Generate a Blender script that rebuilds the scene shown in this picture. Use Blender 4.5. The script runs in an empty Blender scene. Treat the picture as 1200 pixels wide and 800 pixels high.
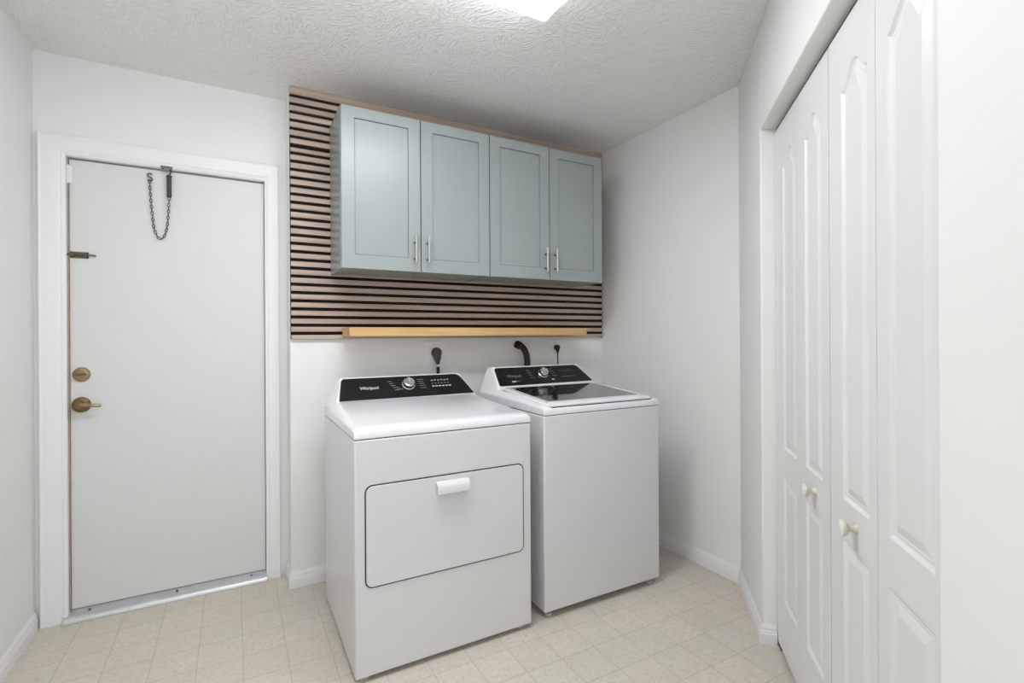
import bpy, bmesh, math, random
from mathutils import Vector, Matrix, Euler
random.seed(4)
PI = math.pi
SC = bpy.context.scene
COL = SC.collection
R = math.radians

# ------------------------------------------------------------------ materials
def new_mat(name):
    m = bpy.data.materials.new(name); m.use_nodes = True
    nt = m.node_tree
    return m, nt, nt.nodes['Principled BSDF']
def srgb(r, g, b):
    f = lambda c: ((c/255+0.055)/1.055)**2.4 if c/255 > .04045 else c/255/12.92
    return (f(r), f(g), f(b), 1)
def N(nt, t, **kw):
    n = nt.nodes.new(t)
    for k, v in kw.items(): setattr(n, k, v)
    return n
def simple(name, col, rough=.5, metal=0, spec=.5, coat=0, coat_r=.1, var=.03, nscale=6, bump=0, bscale=60, bdist=.001, aniso=None):
    """a principled material whose colour wanders a little with a noise, optionally bumped"""
    m, nt, b = new_mat(name); L = nt.links.new
    b.inputs['Roughness'].default_value = rough; b.inputs['Metallic'].default_value = metal
    b.inputs['Specular IOR Level'].default_value = spec
    b.inputs['Coat Weight'].default_value = coat; b.inputs['Coat Roughness'].default_value = coat_r
    tc = N(nt, 'ShaderNodeTexCoord'); no = N(nt, 'ShaderNodeTexNoise'); no.inputs['Scale'].default_value = nscale
    no.inputs['Detail'].default_value = 4
    L(tc.outputs['Object'], no.inputs['Vector'])
    rp = N(nt, 'ShaderNodeMix', data_type='RGBA')
    rp.inputs[6].default_value = tuple(c*(1-var) for c in col[:3])+(1,)
    rp.inputs[7].default_value = tuple(min(1, c*(1+var)) for c in col[:3])+(1,)
    L(no.outputs['Fac'], rp.inputs[0]); L(rp.outputs[2], b.inputs['Base Color'])
    if bump:
        n2 = N(nt, 'ShaderNodeTexNoise'); n2.inputs['Scale'].default_value = bscale; n2.inputs['Detail'].default_value = 3
        L(tc.outputs['Object'], n2.inputs['Vector'])
        bp = N(nt, 'ShaderNodeBump'); bp.inputs['Strength'].default_value = bump; bp.inputs['Distance'].default_value = bdist
        L(n2.outputs['Fac'], bp.inputs['Height']); L(bp.outputs['Normal'], b.inputs['Normal'])
    return m

WALL = simple('wall_paint', srgb(239, 239, 237), .6, var=.012, nscale=2.5, bump=.25, bscale=45, bdist=.0015)
TRIM = simple('trim_paint', srgb(239, 239, 240), .35, var=.015, nscale=3, bump=.12, bscale=30)
DOORP = simple('door_paint', srgb(221, 221, 220), .42, var=.015, nscale=2, bump=.1, bscale=25)
CLOSETP = simple('closet_door_paint', srgb(231, 231, 230), .35, var=.01, nscale=2)
WARM = simple('weathered_jamb_wood', srgb(176, 158, 142), .8, var=.25, nscale=30)
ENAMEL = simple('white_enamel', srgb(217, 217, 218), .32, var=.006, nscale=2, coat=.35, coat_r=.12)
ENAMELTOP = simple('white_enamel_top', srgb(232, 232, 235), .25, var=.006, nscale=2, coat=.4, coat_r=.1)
PLASTICW = simple('white_plastic', srgb(222, 222, 222), .35, var=.01)
GAPSHADE = simple('gap_shade', srgb(52, 52, 54), .7)  # dark colour standing in for the shade inside appliance seams and gaps
FASCIA = simple('black_gloss_fascia', srgb(17, 17, 20), .22, spec=.3, var=.1, coat=.12, coat_r=.06)
CABP = simple('cabinet_paint', srgb(151, 159, 159), .34, var=.015, nscale=2, coat=.25, coat_r=.3)
CABSIDE = CABP
CAPGREY = simple('fixing_cap_grey', srgb(128, 139, 139), .6)  # grey of the fixing caps under the cabinets
NICKEL = simple('brushed_nickel', srgb(205, 203, 198), .3, metal=1, var=.04, nscale=80)
DNICKEL = simple('darker_nickel', srgb(120, 118, 112), .4, metal=1)
CHROME = simple('chrome', srgb(205, 205, 206), .22, metal=1, var=.06, nscale=25)
BRASS = simple('aged_brass', srgb(164, 146, 112), .32, metal=1, var=.22, nscale=60)
BRASSD = simple('tarnished_brass', srgb(124, 106, 76), .42, metal=1, var=.3, nscale=90)
STEEL = simple('weathered_steel', srgb(112, 108, 100), .45, metal=.85, var=.35, nscale=120)
CHAINM = simple('chain_steel', srgb(88, 88, 88), .4, metal=.8, var=.3, nscale=150)
DARKMETAL = simple('dark_metal', srgb(70, 69, 68), .5, metal=.4, var=.2, nscale=60)
ALU = simple('worn_aluminium', srgb(205, 206, 208), .42, metal=.75, var=.12, nscale=22, bump=.2, bscale=80)
BLACKR = simple('black_rubber', srgb(22, 22, 23), .55, var=.1)
GREYPLUG = simple('grey_plug', srgb(70, 70, 76), .5)
KNOBC = simple('cream_knob', srgb(214, 209, 196), .35, var=.08, nscale=50)
INK = simple('white_print', srgb(214, 214, 216), .5)
INKG = simple('grey_print', srgb(120, 120, 124), .5)
FELT = simple('black_felt', srgb(16, 14, 14), .95, var=.2, nscale=200)
OUTL = simple('outlet_plate', srgb(242, 242, 240), .35, var=.01)
FOOTM = simple('grey_foot', srgb(190, 190, 186), .5)
DARK = simple('dark_interior', srgb(60, 60, 60), .9)

def ceiling_mat():
    m, nt, b = new_mat('ceiling_brushed_texture'); L = nt.links.new
    b.inputs['Base Color'].default_value = srgb(247, 246, 244); b.inputs['Roughness'].default_value = .55
    tc = N(nt, 'ShaderNodeTexCoord')
    # stomp-brush: short ridges whose direction turns from patch to patch
    vr = N(nt, 'ShaderNodeTexVoronoi', feature='F1'); vr.inputs['Scale'].default_value = 9
    L(tc.outputs['Object'], vr.inputs['Vector'])
    sep = N(nt, 'ShaderNodeSeparateColor'); L(vr.outputs['Color'], sep.inputs[0])
    ang = N(nt, 'ShaderNodeMath', operation='MULTIPLY'); ang.inputs[1].default_value = 1.9
    L(sep.outputs[0], ang.inputs[0])
    rot = N(nt, 'ShaderNodeVectorRotate', rotation_type='Z_AXIS'); L(tc.outputs['Object'], rot.inputs['Vector']); L(ang.outputs[0], rot.inputs['Angle'])
    mp = N(nt, 'ShaderNodeMapping'); mp.inputs['Scale'].default_value = (38, 110, 40); L(rot.outputs[0], mp.inputs[0])
    no = N(nt, 'ShaderNodeTexNoise'); no.inputs['Scale'].default_value = 1; no.inputs['Detail'].default_value = 2.5; no.inputs['Distortion'].default_value = .25
    L(mp.outputs[0], no.inputs['Vector'])
    rp = N(nt, 'ShaderNodeMapRange'); rp.inputs[1].default_value = .46; rp.inputs[2].default_value = .66; L(no.outputs['Fac'], rp.inputs[0])
    bp = N(nt, 'ShaderNodeBump'); bp.inputs['Strength'].default_value = .65; bp.inputs['Distance'].default_value = .005
    L(rp.outputs[0], bp.inputs['Height']); L(bp.outputs[0], b.inputs['Normal'])
    return m
CEIL = ceiling_mat()

def floor_mat():
    m, nt, b = new_mat('vinyl_square_tile'); L = nt.links.new
    tc = N(nt, 'ShaderNodeTexCoord'); sx = N(nt, 'ShaderNodeSeparateXYZ'); L(tc.outputs['Object'], sx.inputs[0])
    def M(op, a, bb=None, c=None):
        n = N(nt, 'ShaderNodeMath', operation=op)
        for i, v in enumerate((a, bb, c)):
            if v is None: continue
            if isinstance(v, (int, float)): n.inputs[i].default_value = v
            else: L(v, n.inputs[i])
        return n.outputs[0]
    def grid(o, phase, pitch):
        t = M('DIVIDE', M('SUBTRACT', o, phase), pitch)
        fr = M('FRACT', M('ADD', t, 100.5))
        return M('ABSOLUTE', M('SUBTRACT', fr, .5)), M('FLOOR', M('ADD', t, 100))
    dx, ix = grid(sx.outputs[0], .989, .1505); dy, iy = grid(sx.outputs[1], -1.094, .153)
    # wobble of the printed line width
    n0 = N(nt, 'ShaderNodeTexNoise'); n0.inputs['Scale'].default_value = 90; L(tc.outputs['Object'], n0.inputs['Vector'])
    d = M('MINIMUM', dx, dy)
    d2 = M('ADD', d, M('MULTIPLY', M('SUBTRACT', n0.outputs['Fac'], .5), .012))
    line = N(nt, 'ShaderNodeMapRange'); line.inputs[1].default_value = .008; line.inputs[2].default_value = .017; line.inputs[3].default_value = 1; line.inputs[4].default_value = 0
    L(d2, line.inputs[0])
    # tile to tile tone
    cv = N(nt, 'ShaderNodeCombineXYZ'); L(ix, cv.inputs[0]); L(iy, cv.inputs[1])
    wn = N(nt, 'ShaderNodeTexWhiteNoise', noise_dimensions='2D'); L(cv.outputs[0], wn.inputs['Vector'])
    n1 = N(nt, 'ShaderNodeTexNoise'); n1.inputs['Scale'].default_value = 2.2; n1.inputs['Detail'].default_value = 2; L(tc.outputs['Object'], n1.inputs['Vector'])
    n2 = N(nt, 'ShaderNodeTexNoise'); n2.inputs['Scale'].default_value = 75; n2.inputs['Detail'].default_value = 6; n2.inputs['Roughness'].default_value = .7; L(tc.outputs['Object'], n2.inputs['Vector'])
    n3 = N(nt, 'ShaderNodeTexNoise'); n3.inputs['Scale'].default_value = 17; n3.inputs['Detail'].default_value = 4; n3.inputs['Distortion'].default_value = 1.5; L(tc.outputs['Object'], n3.inputs['Vector'])
    def mix(f, a, bb, bl='MIX'):
        n = N(nt, 'ShaderNodeMix', data_type='RGBA', blend_type=bl)
        for i, v in ((0, f), (6, a), (7, bb)):
            if isinstance(v, (int, float)): n.inputs[i].default_value = v
            elif isinstance(v, tuple): n.inputs[i].default_value = v
            else: L(v, n.inputs[i])
        return n.outputs[2]
    mr = N(nt, 'ShaderNodeMapRange'); mr.inputs[1].default_value = .35; mr.inputs[2].default_value = .65; L(n1.outputs['Fac'], mr.inputs[0])
    base = mix(mr.outputs[0], srgb(213, 203, 191), srgb(205, 203, 190))
    base = mix(M('MULTIPLY', wn.outputs['Value'], .5), base, srgb(219, 210, 199))
    m3 = N(nt, 'ShaderNodeMapRange'); m3.inputs[1].default_value = .4; m3.inputs[2].default_value = .62; L(n3.outputs['Fac'], m3.inputs[0])
    base = mix(M('MULTIPLY', m3.outputs[0], .3), base, srgb(200, 188, 168))
    m2 = N(nt, 'ShaderNodeMapRange'); m2.inputs[1].default_value = .5; m2.inputs[2].default_value = .72; L(n2.outputs['Fac'], m2.inputs[0])
    base = mix(M('MULTIPLY', m2.outputs[0], .6), base, srgb(172, 160, 144))
    base = mix(M('MULTIPLY', line.outputs[0], .5), base, srgb(176, 162, 142))
    L(base, b.inputs['Base Color'])
    b.inputs['Roughness'].default_value = .5; b.inputs['Specular IOR Level'].default_value = .35
    bp = N(nt, 'ShaderNodeBump'); bp.inputs['Strength'].default_value = .25; bp.inputs['Distance'].default_value = .001
    L(M('SUBTRACT', n2.outputs['Fac'], line.outputs[0]), bp.inputs['Height']); L(bp.outputs[0], b.inputs['Normal'])
    return m
FLOOR = floor_mat()

def wood(name, c1, c2, axis='X', sc=1., rough=.5, dens=38):
    m, nt, b = new_mat(name); L = nt.links.new
    tc = N(nt, 'ShaderNodeTexCoord'); mp = N(nt, 'ShaderNodeMapping')
    mp.inputs['Scale'].default_value = (1.2*sc, dens*sc, dens*sc)
    L(tc.outputs['Object'], mp.inputs[0])
    no = N(nt, 'ShaderNodeTexNoise'); no.inputs['Scale'].default_value = 1.6; no.inputs['Detail'].default_value = 6; no.inputs['Roughness'].default_value = .6; no.inputs['Distortion'].default_value = .4
    L(mp.outputs[0], no.inputs['Vector'])
    rp = N(nt, 'ShaderNodeValToRGB'); rp.color_ramp.elements[0].position = .33; rp.color_ramp.elements[1].position = .68
    rp.color_ramp.elements[0].color = c1; rp.color_ramp.elements[1].color = c2
    L(no.outputs['Fac'], rp.inputs[0]); L(rp.outputs[0], b.inputs['Base Color'])
    b.inputs['Roughness'].default_value = rough
    return m
SLATW = wood('slat_veneer', srgb(168, 146, 130), srgb(200, 180, 165), rough=.55)
OAK = wood('light_oak', srgb(196, 158, 104), srgb(220, 184, 130), rough=.45, dens=26)

def glass_mat():
    m, nt, b = new_mat('tinted_lid_glass')
    b.inputs['Base Color'].default_value = srgb(52, 54, 57); b.inputs['Roughness'].default_value = .06
    b.inputs['Transmission Weight'].default_value = .55; b.inputs['IOR'].default_value = 1.6
    b.inputs['Coat Weight'].default_value = .6; b.inputs['Coat Roughness'].default_value = .03
    L = nt.links.new; tc = N(nt, 'ShaderNodeTexCoord'); no = N(nt, 'ShaderNodeTexNoise'); no.inputs['Scale'].default_value = 12
    L(tc.outputs['Object'], no.inputs['Vector'])
    mr = N(nt, 'ShaderNodeMapRange'); mr.inputs[3].default_value = .04; mr.inputs[4].default_value = .09
    L(no.outputs['Fac'], mr.inputs[0]); L(mr.outputs[0], b.inputs['Roughness'])
    return m
LID = glass_mat()
def emis(name, col, st):
    m, nt, b = new_mat(name)
    b.inputs['Base Color'].default_value = (.9, .9, .9, 1)
    b.inputs['Emission Color'].default_value = col; b.inputs['Emission Strength'].default_value = st
    return m
LAMP = emis('lit_diffuser', (.955, .972, 1, 1), 17.5)
LAMPSIDE = emis('lit_flank', (.955, .972, 1, 1), 8)
LAMPEND = emis('lit_end_cap', (.955, .972, 1, 1), 3)

# ------------------------------------------------------------------ object helpers
def link(name, bm, m, parent=None, smooth=False, bevel=0, seg=2, ang=30, M=None):
    me = bpy.data.meshes.new(name); bmesh.ops.recalc_face_normals(bm, faces=bm.faces[:])
    if M is not None: bm.transform(M)
    bm.to_mesh(me); bm.free()
    o = bpy.data.objects.new(name, me); COL.objects.link(o)
    me.materials.append(m)
    if smooth:
        for p in me.polygons: p.use_smooth = True
        try: me.set_sharp_from_angle(angle=R(ang))
        except Exception: pass
    if bevel:
        b = o.modifiers.new('bevel', 'BEVEL'); b.width = bevel; b.segments = seg; b.limit_method = 'ANGLE'; b.angle_limit = R(32)
        b.harden_normals = False
        for p in me.polygons: p.use_smooth = True
        try: me.set_sharp_from_angle(angle=R(40))
        except Exception: pass
    if parent: o.parent = parent
    return o
def tag(o, label, cat, group=None):
    o['label'] = label; o['category'] = cat
    if group: o['group'] = group
    return o
def thing(name, label, cat, loc=(0, 0, 0), rotz=0, group=None):
    o = bpy.data.objects.new(name, None); COL.objects.link(o); o.empty_display_size = .1
    o.location = loc; o.rotation_euler = (0, 0, rotz)
    return tag(o, label, cat, group)
def struct(o): o['kind'] = 'structure'; return o
def empty_struct(name, loc=(0, 0, 0), rotz=0):
    o = bpy.data.objects.new(name, None); COL.objects.link(o); o.location = loc; o.rotation_euler = (0, 0, rotz)
    return struct(o)
def box(bm, x0, x1, y0, y1, z0, z1):
    v = [bm.verts.new((x, y, z)) for z in (z0, z1) for y in (y0, y1) for x in (x0, x1)]
    for f in ((0, 2, 3, 1), (4, 5, 7, 6), (0, 1, 5, 4), (2, 6, 7, 3), (0, 4, 6, 2), (1, 3, 7, 5)):
        bm.faces.new([v[i] for i in f])
    return v
def bx(*a):
    bm = bmesh.new(); box(bm, *a); return bm
def prism(pts, fn, t0, t1, bm=None):
    """extrude a closed 2-D outline between t0 and t1; fn(a, b, t) gives the 3-D point"""
    bm = bm or bmesh.new()
    A = [bm.verts.new(fn(a, b, t0)) for a, b in pts]; B = [bm.verts.new(fn(a, b, t1)) for a, b in pts]
    n = len(pts)
    for i in range(n): bm.faces.new((A[i], A[(i+1) % n], B[(i+1) % n], B[i]))
    bm.faces.new(A[::-1]); bm.faces.new(B)
    return bm
def tube(bm, pts, r, n=10, cap=True, closed=False):
    pts = [Vector(p) for p in pts]; rs = r if isinstance(r, (list, tuple)) else [r]*len(pts)
    rings = []; up = None
    for i, p in enumerate(pts):
        if closed: t = (pts[(i+1) % len(pts)]-pts[i-1])
        else: t = (pts[min(i+1, len(pts)-1)]-pts[max(i-1, 0)])
        t.normalize()
        if up is None: up = Vector((0, 0, 1)) if abs(t.z) < .9 else Vector((1, 0, 0))
        a = (up - t*up.dot(t)).normalized(); b = t.cross(a); up = a
        rings.append([bm.verts.new(p+(a*math.cos(2*PI*k/n)+b*math.sin(2*PI*k/n))*rs[i]) for k in range(n)])
    m = len(rings)
    for i in range(m if closed else m-1):
        for k in range(n): bm.faces.new((rings[i][k], rings[i][(k+1) % n], rings[(i+1) % m][(k+1) % n], rings[(i+1) % m][k]))
    if cap and not closed: bm.faces.new(rings[0][::-1]); bm.faces.new(rings[-1])
    return bm
def lathe(bm, prof, n=28, M=None):
    """profile [(radius, height)] turned about local Z, then placed by M"""
    M = M or Matrix(); rings = []
    for r, h in prof:
        if r < 1e-6: rings.append([bm.verts.new(M @ Vector((0, 0, h)))])
        else: rings.append([bm.verts.new(M @ Vector((r*math.cos(2*PI*k/n), r*math.sin(2*PI*k/n), h))) for k in range(n)])
    for a, b in zip(rings, rings[1:]):
        for k in range(n):
            k2 = (k+1) % n
            if len(a) == 1 and len(b) == 1: continue
            if len(a) == 1: bm.faces.new((a[0], b[k2], b[k]))
            elif len(b) == 1: bm.faces.new((a[k], a[k2], b[0]))
            else: bm.faces.new((a[k], a[k2], b[k2], b[k]))
    if len(rings[0]) > 1: bm.faces.new(rings[0][::-1])
    if len(rings[-1]) > 1: bm.faces.new(rings[-1])
    return bm
def rrect(x0, x1, z0, z1, r, n=6):
    o = []
    for cx, cz, a0 in ((x1-r, z0+r, -90), (x1-r, z1-r, 0), (x0+r, z1-r, 90), (x0+r, z0+r, 180)):
        for k in range(n+1):
            a = R(a0+90*k/n); o.append((cx+r*math.cos(a), cz+r*math.sin(a)))
    return o
def spline(pts, n=10):
    P = [Vector(p) for p in pts]; P = [P[0]*2-P[1]]+P+[P[-1]*2-P[-2]]; out = []
    for i in range(1, len(P)-2):
        for k in range(n):
            t = k/n; a, b, c, d = P[i-1:i+3]
            out.append(.5*((2*b)+(c-a)*t+(2*a-5*b+4*c-d)*t*t+(3*b-a-3*c+d)*t**3))
    out.append(P[-2]); return out

def panel_slab(bm, w, h, th, panels, prof, ns=14):
    """door slab x 0..w, z 0..h, front at y=0 facing -y, thickness th towards +y;
    panels = (x0, x1, z0, z1, arch); prof = [(inset, depth)] going inward"""
    def loop(x0, x1, z0, z1, arch, t, d):
        pts = [(x0+t, z0+t), (x1-t, z0+t)]
        if arch:
            for k in range(ns+1):
                u = 1-k/ns; xx = x0+t+(x1-x0-2*t)*u
                s = 1-abs(2*u-1); e = s*s*(3-2*s)
                pts.append((xx, z1-t+arch*e))
        else: pts += [(x1-t, z1-t), (x0+t, z1-t)]
        return [bm.verts.new((x, d, z)) for x, z in pts]
    O = [bm.verts.new((x, 0, z)) for x, z in ((0, 0), (w, 0), (w, h), (0, h))]
    edges = [bm.edges.new((O[i], O[(i+1) % 4])) for i in range(4)]
    for p in panels:
        prev = loop(*p, 0, 0); n = len(prev)
        edges += [bm.edges.new((prev[i], prev[(i+1) % n])) for i in range(n)]
        for t, d in prof:
            cur = loop(*p, t, d)
            for i in range(n): bm.faces.new((prev[i], prev[(i+1) % n], cur[(i+1) % n], cur[i]))
            prev = cur
        bm.faces.new(prev)
    bmesh.ops.triangle_fill(bm, use_beauty=True, use_dissolve=False, edges=edges, normal=(0, -1, 0))
    B = [bm.verts.new((x, th, z)) for x, z in ((0, 0), (w, 0), (w, h), (0, h))]
    for i in range(4): bm.faces.new((O[i], O[(i+1) % 4], B[(i+1) % 4], B[i]))
    bm.faces.new(B)
    return bm

# ------------------------------------------------------------------ the room
H = 2.44; YD = .165; XL = -.9765; XR = 1.928; YC = -1.0558
TH = R(-44.2932); CS, CC = math.sin(TH), math.cos(TH)
def cw(s, d, z=0):            # closet wall frame: s along the wall from the corner, d away from the room
    return Vector((XR+s*CS+d*CC, YC-s*CC+d*CS, z))
CANG = math.atan2(-CC, CS)    # heading of +s
REAR = -3.3
SEND = 2.15
PE = cw(SEND, 0)

def poly_slab(pts, z0, z1):
    return prism(pts, lambda a, b, t: (a, b, t), z0, z1)
outline = [(XL-.12, YD+.35), (XR+.12, YD+.35), (XR+.12, YC-.05), (XR+1.0, YC-.5), (PE.x+1.0, PE.y-.9), (PE.x+.12, REAR), (XL-.12, REAR)]
struct(link('floor', poly_slab(outline, -.05, 0), FLOOR))
struct(link('ceiling', poly_slab(outline, H, H+.08), CEIL))

struct(link('wall_left', bx(XL-.12, XL, REAR, YD+.35, 0, H), WALL))
# recessed wall that carries the entry door, with its opening
DX0, DX1, DZ = -.876, -.0985, 2.014
bm = bmesh.new()
box(bm, XL, DX0, YD, YD+.12, 0, H); box(bm, DX1, 0, YD, YD+.12, 0, H); box(bm, DX0, DX1, YD, YD+.12, DZ, H)
box(bm, XL, 0, YD+.12, YD+.2, 0, H)  # unseen plate added behind the door opening to stop light leaking in
struct(link('wall_back_left', bm, WALL))
struct(link('wall_back', bx(0, XR+.12, 0, YD+.2, 0, H), WALL))
struct(link('wall_right', bx(XR, XR+.12, YC-.06, 0, 0, H), WALL))
# closet wall with its opening
S0, S1, KZ = .482, 1.735, 2.030
fcw = lambda a, b, t: cw(a, b, t)
bm = bmesh.new()
def cbox(bm, s0, s1, d0, d1, z0, z1):
    prism([(s0, d0), (s1, d0), (s1, d1), (s0, d1)], fcw, z0, z1, bm)
cbox(bm, 0, S0, 0, .115, 0, H); cbox(bm, S1, SEND, 0, .115, 0, H); cbox(bm, S0, S1, 0, .115, KZ, H)
struct(link('wall_closet', bm, WALL, bevel=.006, seg=3))
bm = bmesh.new(); cbox(bm, S0-.1, S1+.1, .5, .56, 0, H); cbox(bm, S0-.1, S0-.05, .115, .5, 0, H); cbox(bm, S1+.05, S1+.1, .115, .5, 0, H)
struct(link('wall_closet_interior', bm, WALL))
struct(link('wall_rear_right', bx(PE.x, PE.x+.12, REAR, PE.y, 0, H), WALL))

# baseboards
BP = [(0, 0), (.012, 0), (.012, .040), (.0105, .042), (.0105, .049), (.0085, .051), (.008, .062), (.0045, .071), (.003, .0755), (0, .0755)]
def baseboard(name, path, outs):
    """path of floor points; outs = room-side direction at each point (already mitred)"""
    bm = bmesh.new(); rings = []
    for p, o in zip(path, outs):
        rings.append([bm.verts.new((p[0]+o[0]*d, p[1]+o[1]*d, z)) for d, z in BP])
    n = len(BP)
    for a, b in zip(rings, rings[1:]):
        for i in range(n): bm.faces.new((a[i], a[(i+1) % n], b[(i+1) % n], b[i]))
    bm.faces.new(rings[0][::-1]); bm.faces.new(rings[-1])
    return struct(link(name, bm, TRIM))
e = .0005
baseboard('baseboard_left', [(XL+e, REAR), (XL+e, YD-.019)], [(1, 0), (1, 0)])
baseboard('baseboard_back', [(-e, YD-.001), (-e, -e), (XR-.013, -e)], [(-1, 0), (-1, -1), (0, -1)])
nd = Vector((-CC, -CS))      # room side normal of the closet wall
wl = Vector((CS, -CC))       # along the closet wall
mit = lambda a, b: (a+b)/(1+a.dot(b))
m1 = mit(Vector((-1, 0)), nd); m2 = mit(nd, wl)
c0 = Vector((XR, YC)); c1 = cw(S0, 0).xy; c2 = cw(S0, .05).xy
baseboard('baseboard_right', [(XR-e, -.013), c0+m1*e], [(-1, 0), m1])
baseboard('baseboard_closet', [c0+m1*e, c1+m2*e, c2+wl*e], [m1, m2, wl])
c3 = cw(S1, 0).xy; c4 = PE.xy; m3 = mit(nd, Vector((-1, 0)))
baseboard('baseboard_closet_end', [c3+nd*e, c4+m3*e, Vector((PE.x-e, REAR))], [nd, m3, (-1, 0)])

# door casing (mitred) and jamb
bm = bmesh.new()
CP = [(0, .010), (.004, .013), (.012, .015), (.018, .013), (.024, .016), (.06, .019), (.078, .0195), (.086, .022), (.0905, .019), (.0905, 0), (0, 0)]
I0, I1, IZ = -.8692, -.1024, 2.0105
fac = [(.0905/.0905), 1, 1, .72]
rings = []
for (x, z, sx, sz, kx) in ((I0, 0, -1, 0, 1), (I0, IZ, -1, 1, 1), (I1, IZ, 1, 1, .72), (I1, 0, 1, 0, .72)):
    rings.append([bm.verts.new((x+sx*w*kx, YD-t, z+sz*w*.93)) for w, t in CP])
n = len(CP)
for a, b in zip(rings, rings[1:]):
    for i in range(n): bm.faces.new((a[i], a[(i+1) % n], b[(i+1) % n], b[i]))
bm.faces.new(rings[0]); bm.faces.new(rings[-1][::-1])
struct(link('trim_1', bm, TRIM))
bm = bmesh.new()             # jamb lining
box(bm, DX0+.0005, I0-.001, YD-.008, YD+.10, 0, IZ); box(bm, I1+.001, DX1-.0005, YD-.008, YD+.10, 0, IZ)
box(bm, DX0+.0005, DX1-.0005, YD-.008, YD+.10, IZ-.002, DZ-.0005)
struct(link('trim_2', bm, TRIM))
bm = bx(I0-.0005, I0+.0035, YD+.012, YD+.09, .002, IZ-.004)
struct(link('trim_3', bm, WARM))   # bare strip of wood in the gap beside the door
# aluminium threshold
bm = prism([(YD+.1, .0), (YD+.1, .036), (YD+.02, .036), (YD-.004, .026), (YD-.019, .024), (YD-.033, .016), (YD-.040, .004), (YD-.040, 0)], lambda a, b, t: (t, a, b), -.884, I1+.004)
thr = struct(link('trim_4', bm, ALU, bevel=.0015))
for x in (-.80, -.48, -.17):
    link('screw', lathe(bmesh.new(), [(.0055, 0), (.0055, .0012), (.004, .002), (0, .002)], 12, Matrix.Translation((x, YD+.002, .0311))), DARKMETAL, thr)

# entry door: slab with its hardware as parts
DY = YD+.020
d1 = struct(link('door_1', bx(I0+.0045, I1-.0015, DY, DY+.044, .038, 2.0035), DOORP, bevel=.0015))
FY = lambda x, y, z: Matrix.Translation((x, y, z)) @ Matrix.Rotation(PI/2, 4, 'X')   # local +Z -> world -Y
db = link('deadbolt', lathe(bmesh.new(), [(.0305, 0), (.0315, .003), (.030, .007), (.026, .012), (.018, .0145), (.0165, .0135), (.0165, .016), (0, .0165)], 36, FY(-.826, DY, 1.062)), BRASS, d1, smooth=True)
bm = prism(rrect(-.0205, .0205, -.0055, .0055, .005), lambda a, b, t: (-.826+a, t, 1.062+b), DY-.028, DY-.016)
link('thumb_turn', bm, BRASSD, db, bevel=.002)
lv = link('door_lever', lathe(bmesh.new(), [(.0335, 0), (.034, .004), (.031, .010), (.024, .013), (.0165, .015), (.0145, .030), (.0175, .036), (.0175, .050), (.013, .054), (0, .055)], 36, FY(-.827, DY, .928)), BRASSD, d1, smooth=True)
pts = spline([(-.833, DY-.044, .930), (-.81, DY-.047, .931), (-.785, DY-.05, .929), (-.765, DY-.048, .926), (-.752, DY-.044, .925)], 6)
link('lever_handle', tube(bmesh.new(), pts, [.010-.0035*i/(len(pts)-1) for i in range(len(pts))], 14), BRASS, lv, smooth=True)
hg = link('hinge', bx(I0-.004, I0+.016, DY-.007, DY, 1.898, 1.972), TRIM, d1, bevel=.002)
bm = bmesh.new(); tube(bm, [(I0+.002, DY-.009, 1.896), (I0+.002, DY-.009, 1.975)], .0055, 12)
link('hinge_pin', bm, TRIM, hg, smooth=True)
# slide bolt
sb = link('slide_bolt', bx(-.862, -.799, DY-.003, DY, 1.572, 1.600), STEEL, d1, bevel=.001)
for x in (-.852, -.808):
    bm = bmesh.new(); tube(bm, [(x, DY-.003, 1.576), (x, DY-.012, 1.578), (x, DY-.015, 1.586), (x, DY-.012, 1.594), (x, DY-.003, 1.597)], .003, 8)
    link('guide_loop', bm, STEEL, sb, smooth=True)
bm = bmesh.new(); tube(bm, [(-.880, DY-.009, 1.586), (-.80, DY-.009, 1.586)], .0052, 12)
link('bolt_rod', bm, BRASSD, sb, smooth=True)
bm = bmesh.new(); tube(bm, [(-.80, DY-.009, 1.586), (-.787, DY-.010, 1.588), (-.773, DY-.012, 1.584)], [.003, .003, .0038], 10)
link('bolt_finger', bm, STEEL, sb, smooth=True)
for x in (-.857, -.803):
    for z in (1.5765, 1.5965): link('screw', lathe(bmesh.new(), [(.0035, 0), (.003, .0015), (0, .002)], 10, FY(x, DY-.003, z)), BLACKR, sb)

# the chain stop hanging from the head of the door
ct = thing('door_chain', 'dark steel chain with black spring sleeve looped over top of white entry door', 'chain', (-.5, DY, 1.999))
T0 = Vector((-.5, DY, 1.999))
cx, cy = -.500, DY-.022
bm = bmesh.new()
pts = spline([(-.528, YD-.009, 2.006), (-.512, YD-.016, 2.012), (-.498, YD-.018, 2.010), (-.494, cy, 2.0), (-.499, cy, 1.982)], 5)
tube(bm, [p-T0 for p in pts], [.0045]*8+[.0035]*(len(pts)-8), 10)
link('hook_bracket', bm, DARKMETAL, ct, smooth=True)
bm = bmesh.new()
box(bm, -.532-T0.x, -.486-T0.x, YD-.0215-T0.y, YD-.0195-T0.y, 2.004-T0.z, 2.016-T0.z)
link('mounting_plate', bm, STEEL, ct)
bm = bmesh.new()
lathe(bm, [(.0, 1.982-T0.z), (.006, 1.981-T0.z), (.011, 1.977-T0.z), (.0115, 1.973-T0.z), (.0095, 1.970-T0.z), (.0095, 1.884-T0.z), (.010, 1.880-T0.z), (.008, 1.877-T0.z), (0, 1.877-T0.z)], 18, Matrix.Translation((cx-.001-T0.x, cy-T0.y, 0)))
link('spring_sleeve', bm, DARKMETAL, ct, smooth=True)
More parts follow.
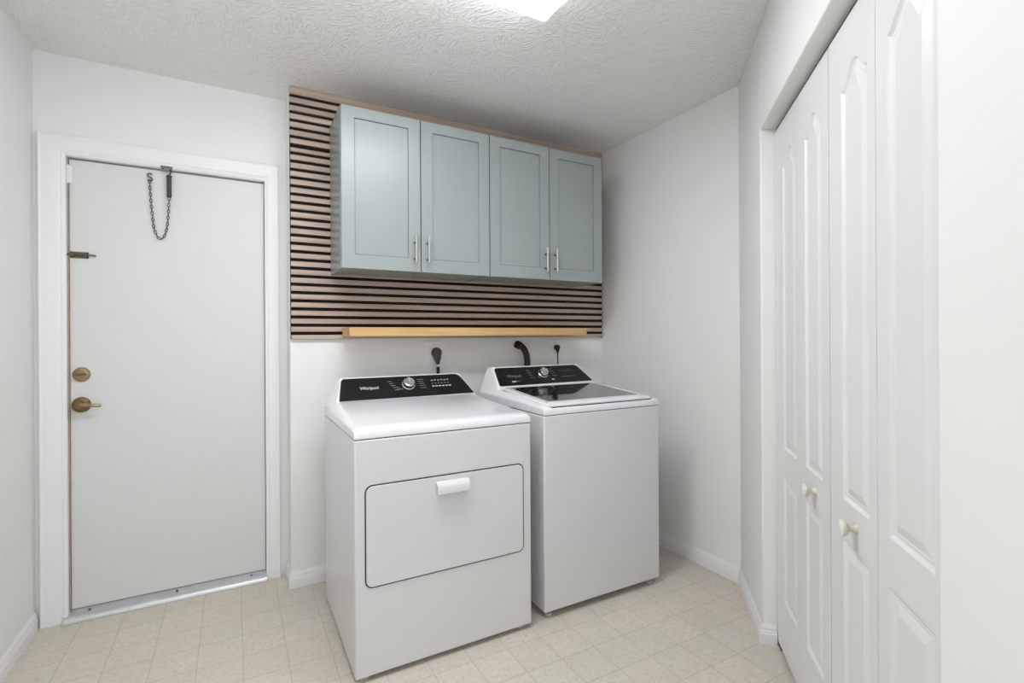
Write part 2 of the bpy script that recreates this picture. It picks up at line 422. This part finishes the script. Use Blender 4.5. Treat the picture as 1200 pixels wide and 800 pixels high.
def link_ring(bm, c, dirv, flip, L=.0088, W=.0048, r=.0017):
    d = dirv.normalized(); side = Vector((0, 1, 0)) if flip else Vector((0, 1, 0)).cross(d).normalized()
    pts = []
    for k in range(12):
        a = 2*PI*k/12; pts.append(c + d*(L*math.cos(a)) + side*(W*math.sin(a)))
    tube(bm, pts, r, 6, closed=True)
cyc = DY-.010
path = spline([(-.501, cyc-.012, 1.877), (-.503, cyc-.009, 1.84), (-.506, cyc-.004, 1.79), (-.512, cyc, 1.735), (-.522, cyc, 1.697), (-.536, cyc, 1.682), (-.551, cyc, 1.697), (-.562, cyc, 1.737), (-.567, cyc, 1.79), (-.572, cyc, 1.85), (-.575, cyc, 1.905), (-.576, cyc, 1.944)], 24)
acc = [0]
for a, b in zip(path, path[1:]): acc.append(acc[-1]+(b-a).length)
step = .0146; bm = bmesh.new(); k = 0; s = step*.5
while s < acc[-1]:
    i = max(j for j in range(len(acc)) if acc[j] <= s); i = min(i, len(path)-2)
    f = (s-acc[i])/(acc[i+1]-acc[i]); p = path[i].lerp(path[i+1], f)
    link_ring(bm, p-T0, path[i+1]-path[i], k % 2); k += 1; s += step
link('chain', bm, CHAINM, ct, smooth=True, ang=80)
sh = []
for k in range(13):
    a = R(-60+k*20); sh.append((-.576+.0085*math.cos(a), cyc, 1.972+.0085*math.sin(a)))
sh2 = [(-.576-.0085*math.cos(R(-60+k*20)), cyc, 1.953-.0085*math.sin(R(-60+k*20))) for k in range(13)]
sp = [Vector(p) for p in sh[::1]]
# an S: upper hook open to the right, lower hook open to the left
up = [Vector((-.576+.009*math.cos(R(a)), cyc, 1.9725+.009*math.sin(R(a)))) for a in range(20, 271, 25)]
lo = [Vector((-.576+.009*math.cos(R(a)), cyc, 1.9545+.009*math.sin(R(a)))) for a in range(90, -161, -25)]
link('s_hook', tube(bmesh.new(), [p-T0 for p in up+lo[1:]], .0026, 8), DARKMETAL, ct, smooth=True, ang=80)

# ------------------------------------------------------------------ slat panel, cabinets, shelf
wp = thing('slat_wall_panel', 'horizontal taupe wood slat panel on black felt behind the wall cabinets', 'wall panel', (0, 0, 1.21))
link('felt_backing', bx(.0015, XR-.002, -.009, -.0008, .0015, 2.4375-1.21), FELT, wp)
bm = bmesh.new()
gaps = [2.3948-.03986*k for k in range(30)]
gaps[6] -= .003; gw = .0160
prev = 2.4385
for k, g in enumerate(gaps+[None]):
    lo_ = (g+gw/2+(.003 if k == 6 else 0)) if g else 1.2105
    box(bm, .0015 if k < 6 else .004, XR-.003, -.0205, -.0085, lo_-1.21, prev-1.21)
    if g: prev = g-gw/2-(.003 if k == 6 else 0)
link('slats', bm, SLATW, wp, bevel=.0008, seg=1)

CF = -.312; CZ0, CZ1 = 1.532, 2.2745
SHK = [(.0004, .010), (.0024, .010), (.0034, .0082), (.012, .0086)]
def wall_cabinet(x0, x1, label):
    t = thing('wall_cabinet', label, 'cabinet', (x0, -.0215, CZ0), group='pair of grey-green wall cabinets')
    ox, oy, oz = x0, -.0215, CZ0
    w = x1-x0-.0008; dep = -oy+CF+.020   # front of carcass (negative y)
    fy = CF+.020-oy
    h = CZ1-CZ0
    bm = bmesh.new()
    # carcass with a recessed floor so the side and front edges read as thin rims
    box(bm, 0, .016, fy, 0, 0, h); box(bm, w-.016, w, fy, 0, 0, h)
    box(bm, .016, w-.016, fy, 0, h-.016, h); box(bm, .016, w-.016, fy, 0, .004, .020); box(bm, .016, w-.016, -.008, 0, .020, h-.016)
    link('body', bm, CABP, t)
    for x in (.05, w-.05, w*.5):
        link('fixing_cap', lathe(bmesh.new(), [(.0, .0), (.005, 0), (.004, .003), (.004, .006)], 10, Matrix.Translation((x, fy*.6, .0015))), CAPGREY, t)
    dw = (w-.0050-.004)/2
    for i in range(2):
        dx = .002+i*(dw+.0050); hh = h-.004
        bm = panel_slab(bmesh.new(), dw, hh, .0185, [(.058, dw-.058, .064, hh-.049, 0)], SHK)
        d = link('door', bm, CABP, t, M=Matrix.Translation((dx, CF-oy, .002)))
        hx = dx+(dw-.0300 if i == 0 else .0290); yb = CF-oy
        bm = bmesh.new(); tube(bm, [(hx, yb-.030, .045), (hx, yb-.030, .175)], .0056, 16)
        hd = link('handle', bm, NICKEL, d, smooth=True)
        for z in (.063, .142):
            bm = bmesh.new(); tube(bm, [(hx, yb+.0002, z), (hx, yb-.030, z)], .0043, 12)
            link('handle_post', bm, DNICKEL, hd, smooth=True)
    return t
wall_cabinet(.1864, .9352, 'grey-green two-door wall cabinet on the left, nearer the entry door')
wall_cabinet(.9358, 1.6839, 'grey-green two-door wall cabinet on the right, nearer the corner')

tag(link('floating_shelf', bx(0, 1.4036, -.189, 0, 0, .0423), OAK, bevel=.0015), 'long light oak floating shelf below the slat panel above the dryer and washer', 'shelf').location = (.24, -.0212, 1.2225)

# ------------------------------------------------------------------ outlets, plugs, hose
def outlet(name, x0, x1, z0, z1, label, kind):
    t = thing(name, label, 'outlet', ((x0+x1)/2, 0, z0))
    w = (x1-x0)/2; h = z1-z0
    link('cover_plate', prism(rrect(-w, w, 0, h, .006), lambda a, b, t_: (a, t_, b), -.0055, -.0004), OUTL, t, bevel=.0015)
    if kind == 'round':
        link('socket', lathe(bmesh.new(), [(.027, 0), (.027, .002), (.025, .003), (0, .003)], 32, FY(0, -.0052, h*.5)), OUTL, t)
    else:
        link('socket', prism(rrect(-.0165, .0165, h*.5-.034, h*.5+.034, .003), lambda a, b, t_: (a, t_, b), -.0072, -.0052), OUTL, t)
    for z in (h*.14, h*.86): link('screw', lathe(bmesh.new(), [(.003, 0), (.003, .0008), (0, .0012)], 10, FY(0, -.0053, z)), FOOTM, t)
    return t
outlet('wall_outlet', .681, .806, 1.070, 1.192, 'square white outlet plate behind the dryer holding a round grey plug', 'round')
outlet('wall_outlet', 1.507, 1.588, 1.074, 1.197, 'narrow white outlet plate behind the washer near the corner', 'duplex')

# dryer cord
t = thing('power_cord', 'thick dark power cord with round angled plug behind the dryer', 'power cord', (.746, -.0085, 1.13))
O = Vector((.746, -.0085, 1.13))
bm = lathe(bmesh.new(), [(.026, 0), (.0285, .004), (.0285, .018), (.024, .026), (.012, .030), (0, .0305)], 28, FY(0, 0, 0))
pl = link('plug', bm, GREYPLUG, t, smooth=True)
bm = tube(bmesh.new(), [(0.002, -.013, .0), (.003, -.015, -.028), (.005, -.016, -.052), (.005, -.016, -.062)], [.023, .0205, .0125, .0095], 16)
link('strain_relief', bm, GREYPLUG, pl, smooth=True)
link('cord', tube(bmesh.new(), spline([(.005, -.016, -.055), (.006, -.017, -.10), (.006, -.02, -.2), (.01, -.05, -.35), (.02, -.09, -.5), (.02, -.11, -.7)], 6), .0088, 12), BLACKR, t, smooth=True)
link('cord_tag', tube(bmesh.new(), [(.005, -.016, -.066), (.0055, -.0165, -.078)], .0098, 14), INK, t, smooth=True)
# washer cord
t = thing('power_cord', 'thin black power cord with small plug in the outlet behind the washer', 'power cord', (1.553, -.0073, 1.147))
bm = tube(bmesh.new(), [(.0, -.001, .0), (0, -.026, .0)], [.0165, .0150], 20)
bm2 = bm
pl = link('plug', bm2, BLACKR, t, smooth=True, ang=50)
link('strain_relief', tube(bmesh.new(), [(0, -.014, .001), (.0, -.019, -.014), (0, -.021, -.034), (0, -.021, -.042)], [.0155, .0125, .0058, .0045], 14), BLACKR, pl, smooth=True)
link('cord', tube(bmesh.new(), spline([(0, -.021, -.036), (-.001, -.022, -.1), (-.004, -.03, -.2), (.0, -.06, -.35), (.0, -.08, -.6)], 6), .0040, 10), BLACKR, t, smooth=True)
# drain hose
hp = spline([(1.268, -.0, 1.170), (1.287, -.040, 1.152), (1.301, -.058, 1.115), (1.305, -.066, 1.07), (1.305, -.068, 1.0), (1.305, -.078, .9), (1.30, -.09, .7), (1.30, -.09, .35), (1.30, -.09, .02)], 14)
hr = [(.023 if i < 9 else .0185)+(.0012 if i % 2 else 0) for i in range(len(hp))]
tag(link('drain_hose', tube(bmesh.new(), hp, hr, 18), BLACKR, smooth=True, ang=60), 'black corrugated drain hose curving out of wall behind the washer', 'hose')

# ------------------------------------------------------------------ dryer and washer
def text_mesh(name, body, size, m, parent, M, sx=1):
    cu = bpy.data.curves.new(name, 'FONT'); cu.body = body; cu.size = size; cu.extrude = .0002; cu.offset = .0001
    cu.align_x = 'LEFT'
    tmp = bpy.data.objects.new(name, cu); COL.objects.link(tmp)
    bpy.context.view_layer.update()
    me = bpy.data.meshes.new_from_object(tmp.evaluated_get(bpy.context.evaluated_depsgraph_get()))
    bpy.data.objects.remove(tmp); bpy.data.curves.remove(cu)
    xs = [v.co.x for v in me.vertices]; k = sx/(max(xs)-min(xs)); x0 = min(xs)
    for v in me.vertices: v.co.x = (v.co.x-x0)*k
    me.transform(M); me.materials.clear(); me.materials.append(m)
    o = bpy.data.objects.new(name, me); COL.objects.link(o); o.parent = parent
    return o

def loft(bm, rings, closed_ends=True):
    V = [[bm.verts.new(p) for p in r] for r in rings]; n = len(V[0])
    for a, b in zip(V, V[1:]):
        for i in range(n): bm.faces.new((a[i], a[(i+1) % n], b[(i+1) % n], b[i]))
    if closed_ends: bm.faces.new(V[0][::-1]); bm.faces.new(V[-1])
    return bm

def console(root, W, D, zb, zfb, zft, xl, xr, tl, tr, yfb, yft, pre):
    """slanted control housing (local coords: x 0..W, y 0 front .. D back)"""
    # side profile stations from the deck up
    r0 = [(.004, yfb-.012, zb), (W-.004, yfb-.012, zb), (W-.004, D-.004, zb), (.004, D-.004, zb)]
    bm = bmesh.new()
    st = []
    n = 8
    z_list = [0, .35, .75, 1]
    lo_f = yfb-.010
    A = [(xl-.012, yfb-.0040, zfb-.007), (xr+.012, yfb-.0040, zfb-.007), (W-.003, D-.004, zfb-.020), (.003, D-.004, zfb-.020)]
    Bq = [(tl-.010, yft+.0085, zft+.0068), (tr+.010, yft+.0085, zft+.0068), (tr+.016, D-.02, zft+.004), (tl-.016, D-.02, zft+.004)]
    base = [(.003, yfb-.012, zb-.012), (W-.003, yfb-.012, zb-.012), (W-.003, D-.004, zb-.012), (.003, D-.004, zb-.012)]
    def mix(P, Q, t): return [tuple(a+(b-a)*t for a, b in zip(p, q)) for p, q in zip(P, Q)]
    loft(bm, [base, A, mix(A, Bq, .5), Bq])
    return link('console', bm, ENAMELTOP, root, bevel=.007, seg=3)

def appliance(kind, loc, rot, W, D, zb, zs, label, cat):
    root = thing(kind, label, cat, (loc[0], loc[1], 0), rot)
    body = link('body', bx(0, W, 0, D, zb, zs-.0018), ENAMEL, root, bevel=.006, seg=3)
    link('seam_shadow_strip', bx(.003, W-.003, .003, D-.003, zs-.003, zs+.002), GAPSHADE, body)
    for (x, y) in ((.04, .035), (W-.04, .035), (.04, D-.04), (W-.04, D-.04)):
        link('foot', lathe(bmesh.new(), [(.016, 0), (.018, .004), (.016, .009), (.008, .012), (.008, zb+.002)], 18, Matrix.Translation((x, y, .0))), FOOTM, root, smooth=True)
    return root, body

def fascia_frame(BL, BR, TL):
    BL, BR, TL = Vector(BL), Vector(BR), Vector(TL)
    eu = (BR-BL).normalized(); w = TL-BL; w -= eu*w.dot(eu); L = w.length; ev = w/L; n = eu.cross(ev)
    M = Matrix(((eu.x, ev.x, n.x, BL.x), (eu.y, ev.y, n.y, BL.y), (eu.z, ev.z, n.z, BL.z), (0, 0, 0, 1)))
    return M, (BR-BL).length, L
def fascia_outline(wb, tl, tr, L, r=.018, rb=.004, bulge=0):
    pts = []
    def corner(p, a, b, rad, n=6):
        p, a, b = Vector(p), Vector(a), Vector(b)
        s = p+(a-p).normalized()*rad; e_ = p+(b-p).normalized()*rad
        for k in range(n+1):
            t = k/n; pts.append(tuple(s*(1-t)**2+p*2*t*(1-t)+e_*t*t))
    q = [(0, 0), (wb, 0), (tr, L), (tl, L)]
    corner(q[0], q[3], q[1], rb*3 if bulge else rb); corner(q[1], q[0], q[2], rb); corner(q[2], q[1], q[3], r*1.6); corner(q[3], q[2], q[0], r)
    return pts
def marks(con, M, rows, m, name='printed_marks'):
    bm = bmesh.new()
    for u, v, w_, h_ in rows:
        prism(rrect(u, u+w_, v, v+h_, min(w_, h_)*.35, 2), lambda a, b, t: M @ Vector((a, b, t)), .0030, .0036, bm)
    return link(name, bm, m, con)
def dial(con, M, u, v, r):
    K = M @ Matrix.Translation((u, v, .003))
    k = link('dial', lathe(bmesh.new(), [(r*1.12, 0), (r*1.12, .002), (r, .004), (r*.96, .020), (r*.88, .024), (r*.80, .0245), (r*.74, .022), (0, .021)], 40, K), CHROME, con, smooth=True, ang=25)
    bm = bmesh.new(); box(bm, -.0016, .0016, 0, r*.92, .0248, .0258)
    link('pointer', bm, INK, k, M=K)
    return k

# ---- dryer
DW, DD = .7182, .660; DZS = .858
dl = Vector((.1264, -.8636, 0)); drot = R(-.1292)
dr, body = appliance('dryer', dl, drot, DW, DD, .018, DZS, 'white front-loading dryer with black console standing left of the washer', 'dryer')
toL = lambda p: (p[0]-dl.x, p[1]-dl.y, p[2])
# top panel lofted front to back: crowned, with sloped flanks
def deck(root, W, D, zs, st, name='top_panel'):
    """st = [(y, z of flank foot, inset of crown edge, z of crown)]"""
    rings = []
    for y, zf, ins, zc in st:
        k = ins
        rings.append([(0, y, zs), (0, y, zf), (k*.45, y, zf+(zc-zf)*.72), (k, y, zc), (W-k, y, zc), (W-k*.45, y, zf+(zc-zf)*.72), (W, y, zf), (W, y, zs)])
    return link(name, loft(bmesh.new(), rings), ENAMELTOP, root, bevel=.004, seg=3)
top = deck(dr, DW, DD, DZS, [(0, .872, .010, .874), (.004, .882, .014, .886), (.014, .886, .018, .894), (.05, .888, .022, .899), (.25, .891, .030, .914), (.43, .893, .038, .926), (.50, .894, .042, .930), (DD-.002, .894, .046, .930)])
F = fascia_frame(toL((.166, -.345, .934)), toL((.820, -.345, .936)), toL((.198, -.262, 1.024)))
con = console(dr, DW, DD, .905, .931, 1.024, .166-dl.x, .820-dl.x, .198-dl.x, .766-dl.x, -.345-dl.y, -.262-dl.y, 'd')
M, wb, L = F
pts = fascia_outline(wb, .024, .602, L, .016)
link('fascia', prism(pts, lambda a, b, t: M @ Vector((a, b, t)), -.004, .003), FASCIA, con, bevel=.0008, seg=1)
text_mesh('lettering', 'Whirlpool', .024, INK, con, M @ Matrix.Translation((.0985, .0535, .0031)), .0855)
dial(con, M, .330, .070, .0285)
rows = []
for k in range(5): rows.append((.232+.006*k+random.uniform(-.003, .003), .092-.0128*k, .026+random.uniform(-.006, .006), .0032))
for k in range(5): rows.append((.376+.003*k, .096-.0128*k, .030+random.uniform(-.004, .008), .0032))
rows += [(.270, .044, .028, .0032)]
marks(con, M, rows, INKG)
rows = []
for i in range(6):
    rows.append((.447+.0165*i, .086+.002*(i % 2), .011, .0028)); rows.append((.449+.0165*i, .068, .004, .003)); rows.append((.446+.0172*i, .049, .0125, .0055))
marks(con, M, rows, INK, 'button_marks')
# drop-down door
door = link('door', prism(rrect(.1655-dl.x, .8035-dl.x, .3335, .690, .024, 8), lambda a, b, t: (a, t, b), -.0045, -.0004), ENAMEL, dr, bevel=.0015)
link('door_gap_shade', prism(rrect(.1608-dl.x, .8082-dl.x, .3288, .6947, .028, 8), lambda a, b, t: (a, t, b), -.0012, .002), GAPSHADE, door)  # dark plate painted as the shade in the gap round the door
# handle: a lip that swells from the door and is hollow below
hx0, hx1 = .423-dl.x, .555-dl.x
prof = [(-.004, .672), (-.014, .671), (-.026, .663), (-.031, .652), (-.031, .628), (-.028, .625), (-.024, .627), (-.022, .650), (-.012, .652), (-.004, .652)]
bm = prism(prof, lambda a, b, t: (t, a, b), hx0, hx1)
box(bm, hx0, hx0+.006, -.030, -.004, .628, .662); box(bm, hx1-.006, hx1, -.030, -.004, .628, .662)
link('door_handle', bm, PLASTICW, door, bevel=.004, seg=3)

# ---- washer
WW, WD = .6674, .655; WZS = .877
wl_ = Vector((.9192, -.8514, 0)); wrot = R(-.363)
wr, wbody = appliance('washing_machine', wl_, wrot, WW, WD, .030, WZS, 'white top-loading washing machine with dark glass lid standing right of the dryer', 'washing machine')
wc, ws = math.cos(-wrot), math.sin(-wrot)
def toW(p):
    x, y = p[0]-wl_.x, p[1]-wl_.y
    return (x*wc-y*ws, x*ws+y*wc, p[2])
deck(wr, WW, WD, WZS, [(0, .893, .006, .894), (.003, .900, .010, .903), (.012, .905, .018, .910), (.07, .908, .030, .9185), (.25, .914, .036, .932), (.44, .918, .040, .946), (WD-.002, .918, .044, .947)])
# lid: frame slightly proud of the deck, glass let into it
def lid_z(y): return .9115+(y-.012)*(.9465-.9115)/(.455-.012)
def lid_plate(x0, x1, y0, y1, up, dn, rad):
    return prism(rrect(x0, x1, y0, y1, rad, 6), lambda a, b, t: (a, b, lid_z(b)+t), dn, up)
lx0, lx1, ly0, ly1 = .034, WW-.032, .010, .452
gx0, gx1, gy0, gy1 = .070, WW-.064, .074, .442
bm = bmesh.new()
outer = rrect(lx0, lx1, ly0, ly1, .022, 6); inner = rrect(gx0, gx1, gy0, gy1, .006, 6)
def ring3(pts, dz): return [bm.verts.new((a, b, lid_z(b)+dz)) for a, b in pts]
o0 = ring3(outer, -.004); o1 = ring3(outer, .005)
sh_in = [(WW/2+(a-WW/2)*.985, .22+(b-.22)*.978) for a, b in outer]; o2 = ring3(sh_in, .0095)
i1 = ring3(inner, .0095); i0 = ring3(inner, .001); n = len(outer)
for A, B in ((o0, o1), (o1, o2), (o2, i1), (i1, i0)):
    for i in range(n): bm.faces.new((A[i], A[(i+1) % n], B[(i+1) % n], B[i]))
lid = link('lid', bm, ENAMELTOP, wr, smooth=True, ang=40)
link('lid_glass', prism(rrect(gx0+.0005, gx1-.0005, gy0+.0005, gy1-.0005, .006, 6), lambda a, b, t: (a, b, lid_z(b)+t), .004, .0088), LID, lid)
link('lid_underlay', prism(rrect(gx0+.0005, gx1-.0005, gy0+.0005, gy1-.0005, .006, 6), lambda a, b, t: (a, b, lid_z(b)+t), .0005, .0030), FASCIA, lid)
link('lid_gap_shade', prism(rrect(lx0-.003, lx1+.003, ly0-.003, ly1+.002, .024, 6), lambda a, b, t: (a, b, lid_z(b)+t), -.010, -.0008), GAPSHADE, lid)  # dark plate painted as the shade in the gap under the lid edge
F = fascia_frame(toW((.965, -.36, .960)), toW((1.565, -.36, .962)), toW((.977, -.28, 1.047)))
q = [toW(p) for p in ((.965, -.36, .96), (1.565, -.36, .96), (.977, -.28, 1.047), (1.512, -.28, 1.047))]
wcon = console(wr, WW, WD, .925, .957, 1.047, q[0][0], q[1][0], q[2][0], q[3][0], q[0][1], q[2][1], 'w')
M, wb, L = F
pts = fascia_outline(wb, .006, .541, L, .014, .004, 1)
link('fascia', prism(pts, lambda a, b, t: M @ Vector((a, b, t)), -.004, .003), FASCIA, wcon, bevel=.0008, seg=1)
text_mesh('lettering', 'Whirlpool', .026, INKG, wcon, M @ Matrix.Translation((.062, .0495, .0031)), .083)
dial(wcon, M, .292, .066, .0265)
rows = []
for k in range(4): rows.append((.190+.004*k, .090-.016*k, .020+random.uniform(-.003, .006), .0028))
for k in range(4): rows.append((.338+.004*k, .094-.016*k, .024+random.uniform(-.003, .006), .0028))
for i in range(6): rows.append((.400+.016*i, .036, .010, .004))
for i in range(5): rows.append((.405+.018*i, .078, .010, .0025))
rows.append((.1095, .0205, .02, .003))
marks(wcon, M, rows, INKG)
marks(wcon, M, [(.079, .0185, .026, .006), (.330, .020, .020, .005)], INK, 'badge_marks')

# ------------------------------------------------------------------ bifold closet doors
KD = .0525
RP = [(.004, .004), (.007, .0065), (.011, .0068), (.014, .0055), (.018, .0062), (.038, .0008)]
BZ = .022; LH = 2.012-BZ
def leaf(parent, s0, s1, p0, p1, knob=None):
    # local frame of the wall: x = s, y = into the closet (+d) -> panel_slab faces -y, i.e. the room
    w = s1-s0
    bm = panel_slab(bmesh.new(), w, LH, .030, [(p0-s0, p1-s0, .218-BZ, .690-BZ, 0), (p0-s0, p1-s0, .795-BZ, 1.842-BZ, .052)], RP, 20)
    lf = link('leaf', bm, CLOSETP, parent, M=Matrix.Translation((s0, KD, BZ)))
    if knob:
        K = Matrix.Translation((knob, KD, .747)) @ Matrix.Rotation(PI/2, 4, 'X')
        kb = link('knob', lathe(bmesh.new(), [(.0125, 0), (.0125, .002), (.009, .005), (.0085, .014), (.011, .018), (.0185, .023), (.0205, .028), (.0195, .0325), (.014, .0355), (0, .0365)], 28, K), KNOBC, lf, smooth=True, ang=60)
        link('knob_face', lathe(bmesh.new(), [(.0192, .0329), (.0140, .0360), (0, .0370)], 28, K), CLOSETP, kb, smooth=True, ang=60)
    return lf
# empty whose local +x runs along the wall and local +y points away from the room
FM = Matrix(((CS, CC, 0, XR), (-CC, CS, 0, YC), (0, 0, 1, 0), (0, 0, 0, 1)))
# CS,-CC / CC,CS is a left-handed pair, so mirror is baked into the meshes instead of the empty
def bake(o):
    for c in o.children_recursive:
        if c.type == 'MESH':
            c.data.transform(FM)
            c.data.flip_normals()
d2 = empty_struct('door_2'); d3 = empty_struct('door_3')
leaf(d2, S0+.004, .8010, .597, .765)
leaf(d2, .8025, 1.0890, .868, 1.026, .962)
leaf(d3, 1.0930, 1.3835, 1.183, 1.342, 1.266)
leaf(d3, 1.3855, S1-.004, 1.4386, 1.6134)
bpy.context.view_layer.update()
bake(d2); bake(d3)
bm = bmesh.new(); cbox(bm, S0+.001, S1-.001, .060, .082, 2.016, KZ-.0005)
struct(link('trim_5', bm, DARKMETAL))     # bifold track
bm = bmesh.new(); cbox(bm, S0+.006, S0+.045, .055, .085, .0, .018)
struct(link('trim_6', bm, DARKMETAL))     # floor pivot bracket

# ------------------------------------------------------------------ lamp
cl = thing('ceiling_light', 'bright white ceiling light mounted in front of and above the wall cabinets', 'ceiling light', (-.46, -1.42, 0))
LX, LY, LZ = 1.22, .325, .075
prof = [(0, H-.0005), (0, H-.03), (.012, H-LZ+.012), (.03, H-LZ), (LY-.03, H-LZ), (LY-.012, H-LZ+.012), (LY, H-.03), (LY, H-.0005)]
dif = link('diffuser', prism(prof, lambda a, b, t: (t, a, b), .006, LX-.006), LAMP, cl)
dif.data.materials.append(LAMPSIDE)
for p in dif.data.polygons:            # the ribbed flanks of the lens are less bright than its face
    if abs(p.normal.y) > .8 and p.area > .02: p.material_index = 1
for x0, x1 in ((0, .0058), (LX-.0058, LX)):
    link('end_cap', prism([(p[0], p[1]+(.0002 if p[1] < H-.01 else 0)) for p in prof], lambda a, b, t: (t, a, b), x0, x1), LAMPEND, cl)

# ------------------------------------------------------------------ world, camera
w = bpy.data.worlds.new('daylight'); SC.world = w; w.use_nodes = True
bg = w.node_tree.nodes['Background']; bg.inputs[0].default_value = (.94, .97, 1, 1); bg.inputs[1].default_value = 1.55

cam = bpy.data.cameras.new('camera'); co = bpy.data.objects.new('camera', cam); COL.objects.link(co)
cam.sensor_width = 36; cam.lens = 584.7932/1200*36; cam.shift_y = -(400-393.9437)/1200; cam.clip_start = .02
yw, pi_, rl = R(29.0101), R(-.0226), R(-.3265)
Rv = Vector((math.cos(yw), -math.sin(yw), 0)); Fw = Vector((math.sin(yw), math.cos(yw), 0)); U = Vector((0, 0, 1))
Fp = Fw*math.cos(pi_)+U*math.sin(pi_); Up = U*math.cos(pi_)-Fw*math.sin(pi_)
R2 = Rv*math.cos(rl)+Up*math.sin(rl); U2 = Up*math.cos(rl)-Rv*math.sin(rl)
co.matrix_world = Matrix(((R2.x, U2.x, -Fp.x, -.2342), (R2.y, U2.y, -Fp.y, -2.654), (R2.z, U2.z, -Fp.z, 1.2193), (0, 0, 0, 1)))
SC.camera = co
vs = SC.view_settings; vs.view_transform = 'Standard'; vs.look = 'None'; vs.exposure = .04; vs.gamma = 1; vs.use_curve_mapping = False
